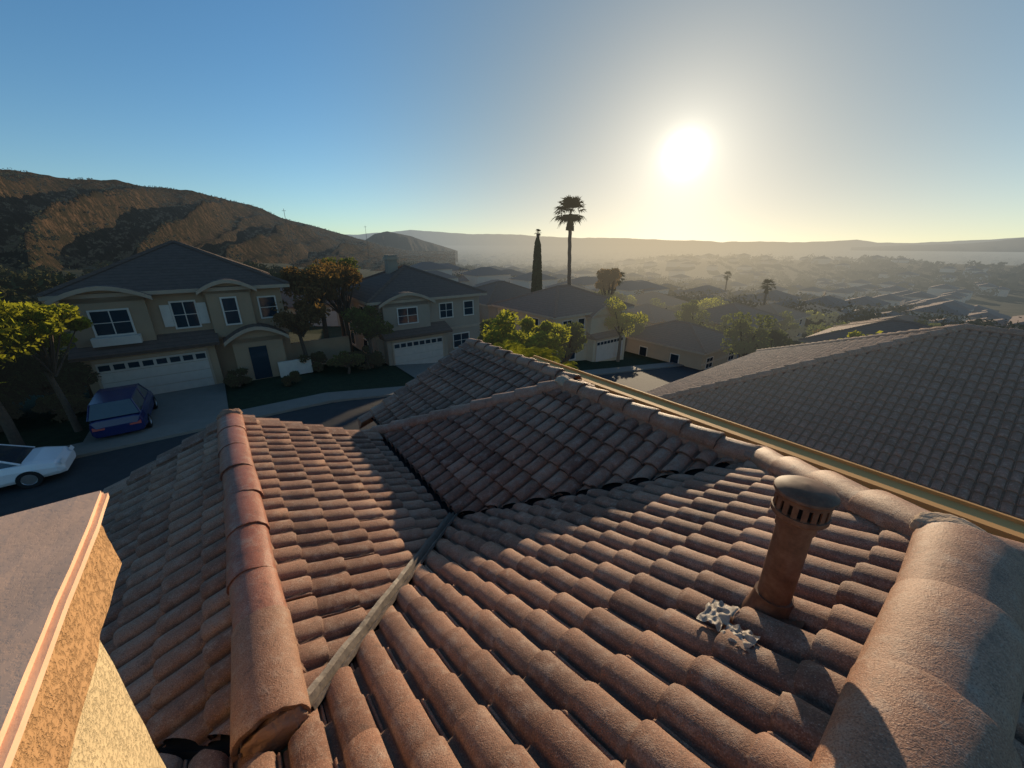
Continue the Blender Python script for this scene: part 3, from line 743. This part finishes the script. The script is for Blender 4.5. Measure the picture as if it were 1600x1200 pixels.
def fan(V,Fc,T,c,d,L,n=12,w=.05,spread=.9):
    d=d.normalized(); s=d.cross(Vector((0,0,1))); s=s.normalized() if s.length>.01 else Vector((1,0,0)); u=s.cross(d)
    o=c+d*L*.48; tt=random.random()
    b=len(V); V+= [tuple(c-s*w*.3),tuple(c+s*w*.3),tuple(o+s*w*.2),tuple(o-s*w*.2)]; Fc.append((b,b+1,b+2,b+3)); T+= [(tt,0)]*4
    for k in range(n):
        a=(k/(n-1)-.5)*2*spread*1.5
        q=(d*math.cos(a)+s*math.sin(a)).normalized(); droop=Vector((0,0,-L*.20*random.uniform(.4,1.5)))
        ln=random.uniform(.85,1.1)
        m_=o+q*L*.28*ln; e_=o+q*L*.56*ln+droop; ss=q.cross(u).normalized()*w
        b=len(V); V+= [tuple(o),tuple(m_-ss),tuple(e_),tuple(m_+ss)]; Fc.append((b,b+1,b+2,b+3)); T+= [(tt,0)]*4
def feather(V,Fc,T,c,d,L,nl=30,w=.014,ll=.24):
    d=d.normalized(); s=Vector((-d.y,d.x,0)).normalized(); p=Vector(c); tt=random.random()
    for k in range(nl):
        t=k/nl; q=Vector((d.x,d.y,d.z-t*t*1.5)).normalized(); p2=p+q*L/nl
        b=len(V); V+= [tuple(p-s*.008),tuple(p+s*.008),tuple(p2+s*.008),tuple(p2-s*.008)]; Fc.append((b,b+1,b+2,b+3)); T+=[(tt,0)]*4
        for sg in (-1,1):
            e_=p+(s*sg+q*.6+Vector((0,0,-.35)))*ll*math.sin(math.pi*(t*.85+.12)); mid=(p+e_)/2
            b=len(V); V+=[tuple(p),tuple(mid+q*w),tuple(e_),tuple(mid-q*w)]; Fc.append((b,b+1,b+2,b+3)); T+=[(min(1,tt+.3*random.random()),0)]*4
        p=p2
e=empty('palm_shrub'); V=[];Fc=[];T=[]
heads=((-.15,9.3,-2.70),(.50,9.6,-2.85),(1.10,9.5,-3.05),(.1,10.2,-2.85))
for cx,cy,cz in heads:
    for i in range(24):
        a=random.uniform(0,2*math.pi); feather(V,Fc,T,(cx,cy,cz-.3),Vector((math.cos(a),math.sin(a),random.uniform(.3,2.2))),random.uniform(.7,1.1))
mkobj('fronds',V,Fc,ML['yg'],e,None,None,T); V=[];Fc=[]
for cx,cy,cz in heads: limb(V,Fc,(cx,cy,-9.5),(cx,cy,cz-.25),.14,.09)
mkobj('trunks',V,Fc,M_bark,e,True)
def fanpalm(name,x,y,cz,R,n,skirt,tr=.27,sw=.3):
    e=empty(name); zb=float(G(x,y)); V=[];Fc=[]; segs=10
    for i in range(segs):
        za=zb+(cz-zb)*i/segs; z2=zb+(cz-zb)*(i+1)/segs
        limb(V,Fc,(x+.15*math.sin(i*.5),y,za),(x+.15*math.sin((i+1)*.5),y,z2),tr*(1.25-.03*i),tr*(1.22-.03*i),9)
    mkobj('trunk',V,Fc,M_bark,e,True)
    V=[];Fc=[];T=[]; c=Vector((x+.15*math.sin(segs*.5),y,cz))
    for i in range(n):
        a=random.uniform(0,2*math.pi); el=random.uniform(-.75,1.45)
        fan(V,Fc,T,c,Vector((math.cos(a)*math.cos(el),math.sin(a)*math.cos(el),math.sin(el))),R*random.uniform(.8,1.15)*(1-.2*(el<-.2)),11,.045*R,.75)
    mkobj('fan_leaves',V,Fc,ML['palm'],e,None,None,T)
    if skirt:
        V=[];Fc=[];T=[]
        for i in range(int(skirt*100)):
            q_=random.uniform(.05,1); z=cz-q_*skirt; a=random.uniform(0,2*math.pi); rr=sw*(.45+.75*q_**.7)
            b=c+Vector((math.cos(a)*rr*.8,math.sin(a)*rr*.8,z-cz)); ln=random.uniform(.6,1.2)
            e_=b+Vector((math.cos(a)*rr,math.sin(a)*rr,-ln)); s=Vector((-math.sin(a),math.cos(a),0))*.09
            o=len(V); V+=[tuple(b-s),tuple(b+s),tuple(e_+s*1.6),tuple(e_-s*1.6)]; Fc.append((o,o+1,o+2,o+3)); T+=[(random.random(),0)]*4
        mkobj('dead_frond_skirt',V,Fc,ML['palm'],e,None,None,T)
x,y=at(8.1,62); fanpalm('fan_palm_tree',x,y,4.1,2.75,52,1.3)
x,y=at(3.75,52); fanpalm('dead_palm_tree',x,y,1.2,.6,20,9.0,.2,.42)
for az,d,z in ((14.5,75,-6.0),(33,130,-11),(28.5,210,-14)):
    x,y=at(az,d); fanpalm('fan_palm_tree',x,y,z,2.2,36,1.2)
cent=[];radii=[]
def addclump(x,y,R):
    zg=float(G(x,y))
    for k in range(3):
        cent.append((x+random.gauss(0,R*.5),y+random.gauss(0,R*.5),zg+R*random.uniform(.5,1.2))); q=R*random.uniform(.5,.9); radii.append((q,q,q*.8))
for i in range(4600):
    d=120*math.exp(random.random()**.8*math.log(3200/120)); az=random.uniform(-16,66)
    if fbm(*at(az,d),.006,3)<-.12: continue
    addclump(*at(az,d),random.uniform(2.4,4.8)*(1+d/1300))
for i in range(260):
    az=random.uniform(-75,-20); d=random.uniform(55,190); addclump(*at(az,d),random.uniform(1.2,2.6))
cent=np.array(cent); radii=np.array(radii)
dist=np.hypot(cent[:,0],cent[:,1])
Vs=[];Fs=[];Ts=[];o=0
for lo,hi,n,sz in ((0,220,60,.5),(220,500,34,.9),(500,9000,16,2.0)):
    mk=(dist>=lo)&(dist<hi)
    if mk.sum()==0: continue
    v,f,t=leafcloud(cent[mk],radii[mk],n,sz); Vs.append(v);Fs.append(f+o);Ts.append(t);o+=len(v)
V=np.concatenate(Vs);Fc=np.concatenate(Fs);T=np.concatenate(Ts)
mkobj('distant_trees',V,Fc.tolist(),ML['far'],None,None,None,T)
cent=[];radii=[]
me=bpy.data.objects['hill'].data
hv=np.array([v.co[:] for v in me.vertices]).reshape(NAz+1,ND+1,3)
for i in range(9500):
    a=random.randint(60,NAz-1); b=random.randint(2,int(ND/1.5)+1); p=hv[a,b]; q=random.uniform(.4,1.4)*(1+.0006*np.hypot(p[0],p[1]))
    if N.noise(Vector((p[0]*.02,p[1]*.02,0)))<-.2: continue
    cent.append((p[0]+random.uniform(-2,2),p[1]+random.uniform(-2,2),p[2]+q*.25)); radii.append((q,q,q*.7))
v,f,t=leafcloud(cent,radii,12,.6); mkobj('hillside_scrub',v,f.tolist(),ML['far'],None,None,None,t)
M_pole=simple('pole',(.06,.05,.045),.8,hz=True)
for az,d,h in ((-28.5,190,16),(-19.5,260,13)):
    x,y=at(az,d); zg=-9; V=[];Fc=[]; limb(V,Fc,(x,y,zg),(x,y,zg+h+6),.12,.07); limb(V,Fc,(x-.8,y,zg+h+5.2),(x+.8,y,zg+h+5.2),.06,.06)
    mkobj('utility_pole',V,Fc,M_pole)

# ------------------------------------------------------------ cars
M_tyre=simple('tyre',(.02,.02,.02),.9); M_rim=simple('wheel_rim',(.45,.45,.46),.3,metal=.9)
M_lamp=simple('lamp_glass',(.5,.08,.05),.2); M_lampw=simple('headlamp_glass',(.7,.7,.68),.15)
def car(name,r,f,ang,col,suv=False):
    z=gz(r,f)+(.13 if f>24 else .09); e=empty(name); x,y,_=W(r,f,0)
    paint=simple(name+'_paint',col,.25,.03,spec=.6)
    Wd=.93 if not suv else .97; H=1.45 if not suv else 1.78
    st=[(-2.32,.62,.70),(-2.25,.90,.86),(-1.75,.98,.93),(-1.2,1.0,.93),(0,1.0,.93),(1.0,.98,.93),(1.6,.92,.92),(2.15,.78,.86),(2.34,.60,.72)]
    if suv: st=[(a,b*1.13,c) for a,b,c in st]
    def tf(px_,py_,pz_):
        c,s=math.cos(ang),math.sin(ang); return (x+px_*c-py_*s,y+px_*s+py_*c,z+pz_)
    mb=MB(); V=[]
    for (a,hb,w) in st:
        w=w*Wd/.93
        for (yy,zz) in ((-w*.90,.24),(-w,.38),(-w*1.0,hb*.72),(-w*.93,hb*.95),(-w*.7,hb),(w*.7,hb),(w*.93,hb*.95),(w,hb*.72),(w,.38),(w*.90,.24)):
            V.append(tf(a,yy,zz))
    n=10;Fc=[]
    for i in range(len(st)-1):
        for k in range(n): Fc.append((i*n+k,i*n+(k+1)%n,(i+1)*n+(k+1)%n,(i+1)*n+k))
    Fc+= [tuple(range(n))[::-1],tuple(range((len(st)-1)*n,len(st)*n))]
    mb.add(V,Fc,0,False); mb.obj('body',paint,e,.03)
    hb=st[4][1]; rear=-1.95 if not suv else -2.2
    pts=[(rear,hb-.05,.84),(rear+.55 if not suv else rear+.22,H-.04,.66),(-.2,H,.68),(.55,H-.05,.66),(1.35,hb-.06,.82)]
    V=[]
    for a,h,w in pts: V+= [tf(a,-w*Wd/.93,h),tf(a,w*Wd/.93,h)]
    V+= [tf(-.2,-.86,hb-.03),tf(-.2,.86,hb-.03)]
    g_=[(0,1,3,2),(6,7,9,8),(0,2,4,10),(1,11,5,3),(10,4,6,8),(11,9,7,5)]
    mb=MB(); mb.add(V,g_,0); mb.obj('windows',M_glass,e)
    mb=MB(); V2=[tf(a,s*w*Wd/.93*1.02,h+.015) for a,h,w in pts[1:4] for s in (-1,1)]+[tf(a,s*w*Wd/.93*1.03,h-.06) for a,h,w in pts[1:4] for s in (-1,1)]
    mb.add(V2,[(0,1,3,2),(2,3,5,4),(0,2,8,6),(2,4,10,8),(1,7,9,3),(3,9,11,5),(0,6,7,1),(4,5,11,10)],0)
    def bar(A,B,w=.035):
        A=Vector(A);B=Vector(B);d=(B-A).normalized();s=d.orthogonal().normalized()*w;u=d.cross(s).normalized()*w
        mb.add([A-s,A-u,A+s,A+u,B-s,B-u,B+s,B+u],[(0,1,5,4),(1,2,6,5),(2,3,7,6),(3,0,4,7)],0)
    for s in (0,1): bar(V[s],V[2+s]);bar(V[8+s],V[6+s]);bar(V[10+s],V[4+s])
    mb.obj('roof_and_pillars',paint,e)
    for wx in (-1.42,1.42):
        for sy in (-1,1):
            V=[];Fc=[];m=22
            prof=[(.0,.93),(.20,.93),(.21,.945),(.33,.945),(.335,.90),(.335,.74),(.0,.74)]
            for (rr,yy) in prof:
                for k in range(m):
                    t=2*math.pi*k/m; V.append(tf(wx+rr*math.cos(t),sy*yy*Wd/.93*1.005,.335+rr*math.sin(t)))
            mi=[]
            for i in range(len(prof)-1):
                for k in range(m): Fc.append((i*m+k,i*m+(k+1)%m,(i+1)*m+(k+1)%m,(i+1)*m+k)); mi.append(1 if i<2 else 0)
            mkobj('wheel',V,Fc,[M_tyre,M_rim],e,None,mi)
    mb=MB()
    for sy in (-.62,.62):
        for a,mi in ((-2.335,0),(2.33,1)):
            s=1 if a>0 else -1
            mb.add([tf(a+s*.02,sy-.2,.60),tf(a+s*.02,sy+.2,.60),tf(a-s*.05,sy+.2,.74),tf(a-s*.05,sy-.2,.74)],[(0,1,2,3)],mi)
    mb.obj('lamps',[M_lamp,M_lampw],e)
aR=math.atan2(Rv[1],Rv[0]); aF=math.atan2(Fv[1],Fv[0])
car('parked_suv',-4.9,25.9,aF,(.018,.025,.10),True)
car('parked_car',-8.4,21.4,aR,(.75,.75,.75))

# ------------------------------------------------------------ world, sun, camera
w=bpy.data.worlds.new("World"); scene.world=w; w.use_nodes=True; nt=w.node_tree; nt.nodes.clear()
sky=nd(nt,'ShaderNodeTexSky'); sky.sky_type='NISHITA'; sky.sun_disc=False
sky.sun_elevation=rad(SEL); sky.sun_rotation=rad(SAZ); sky.altitude=300; sky.air_density=1.0; sky.dust_density=.3; sky.ozone_density=2.0
tc=nd(nt,'ShaderNodeTexCoord')
nm=nd(nt,'ShaderNodeVectorMath',operation='NORMALIZE'); nt.links.new(tc.outputs['Generated'],nm.inputs[0])
dt=nd(nt,'ShaderNodeVectorMath',operation='DOT_PRODUCT'); nt.links.new(nm.outputs[0],dt.inputs[0]); dt.inputs[1].default_value=tuple(S)
ang=math_(nt,'ARCCOSINE',math_(nt,'MINIMUM',dt.outputs['Value'],.999999))
def ex(amp,sig): return math_(nt,'MULTIPLY',math_(nt,'EXPONENT',math_(nt,'MULTIPLY',ang,-1/rad(sig))),amp)
mr_=nd(nt,'ShaderNodeMapRange',interpolation_type='SMOOTHSTEP'); nt.links.new(ang,mr_.inputs[0]); mr_.inputs[1].default_value=rad(4); mr_.inputs[2].default_value=rad(50)
fac=mr_.outputs[0]
ST=.13
kk=math_(nt,'MULTIPLY_ADD',fac,-1.1*ST,1.5*ST)
ks=nd(nt,'ShaderNodeVectorMath',operation='SCALE'); nt.links.new(sky.outputs[0],ks.inputs[0]); nt.links.new(kk,ks.inputs['Scale'])
ka=nd(nt,'ShaderNodeVectorMath',operation='ADD'); nt.links.new(ks.outputs[0],ka.inputs[0]); ka.inputs[1].default_value=(1,1,1)
kd=nd(nt,'ShaderNodeVectorMath',operation='DIVIDE'); nt.links.new(sky.outputs[0],kd.inputs[0]); nt.links.new(ka.outputs[0],kd.inputs[1])
tint=mixc(nt,fac,(.94,.98,.98),(.62,1.04,1.34))
sc_=mixc(nt,1.0,kd.outputs[0],tint,'MULTIPLY')
bg=nd(nt,'ShaderNodeBackground'); nt.links.new(sc_,bg.inputs[0]); bg.inputs[1].default_value=ST
bg2=nd(nt,'ShaderNodeBackground'); bg2.inputs[0].default_value=(1,.91,.70,1)
nt.links.new(math_(nt,'ADD',math_(nt,'ADD',ex(9.0,.70),ex(.62,6.2)),ex(.14,18)),bg2.inputs[1])
# warm band of low-lying haze
sz=nd(nt,'ShaderNodeSeparateXYZ'); nt.links.new(nm.outputs[0],sz.inputs[0])
band=math_(nt,'EXPONENT',math_(nt,'MULTIPLY',math_(nt,'ABSOLUTE',sz.outputs[2]),-10.0))
bandv=math_(nt,'MULTIPLY',band,math_(nt,'ADD',ex(.66,28),.14))
bg3=nd(nt,'ShaderNodeBackground'); bg3.inputs[0].default_value=(1,.76,.45,1); nt.links.new(bandv,bg3.inputs[1])
ad=nd(nt,'ShaderNodeAddShader'); nt.links.new(bg.outputs[0],ad.inputs[0]); nt.links.new(bg2.outputs[0],ad.inputs[1])
ad2=nd(nt,'ShaderNodeAddShader'); nt.links.new(ad.outputs[0],ad2.inputs[0]); nt.links.new(bg3.outputs[0],ad2.inputs[1])
o=nd(nt,'ShaderNodeOutputWorld'); nt.links.new(ad2.outputs[0],o.inputs[0])
sl=bpy.data.lights.new('sun','SUN'); sl.energy=5.0; sl.angle=rad(.5); sl.color=(1,.79,.53)
so=bpy.data.objects.new('sun',sl); scene.collection.objects.link(so); so.rotation_euler=S.to_track_quat('Z','Y').to_euler()
cam=bpy.data.cameras.new('camera'); cam.sensor_width=36; cam.lens=13.5; cam.clip_start=.05; cam.clip_end=60000
co=bpy.data.objects.new('camera',cam); scene.collection.objects.link(co); co.location=(0,0,0); co.rotation_euler=(rad(90-20.1),0,0)
scene.camera=co
scene.view_settings.view_transform='Standard'; scene.view_settings.look='None'; scene.view_settings.exposure=0
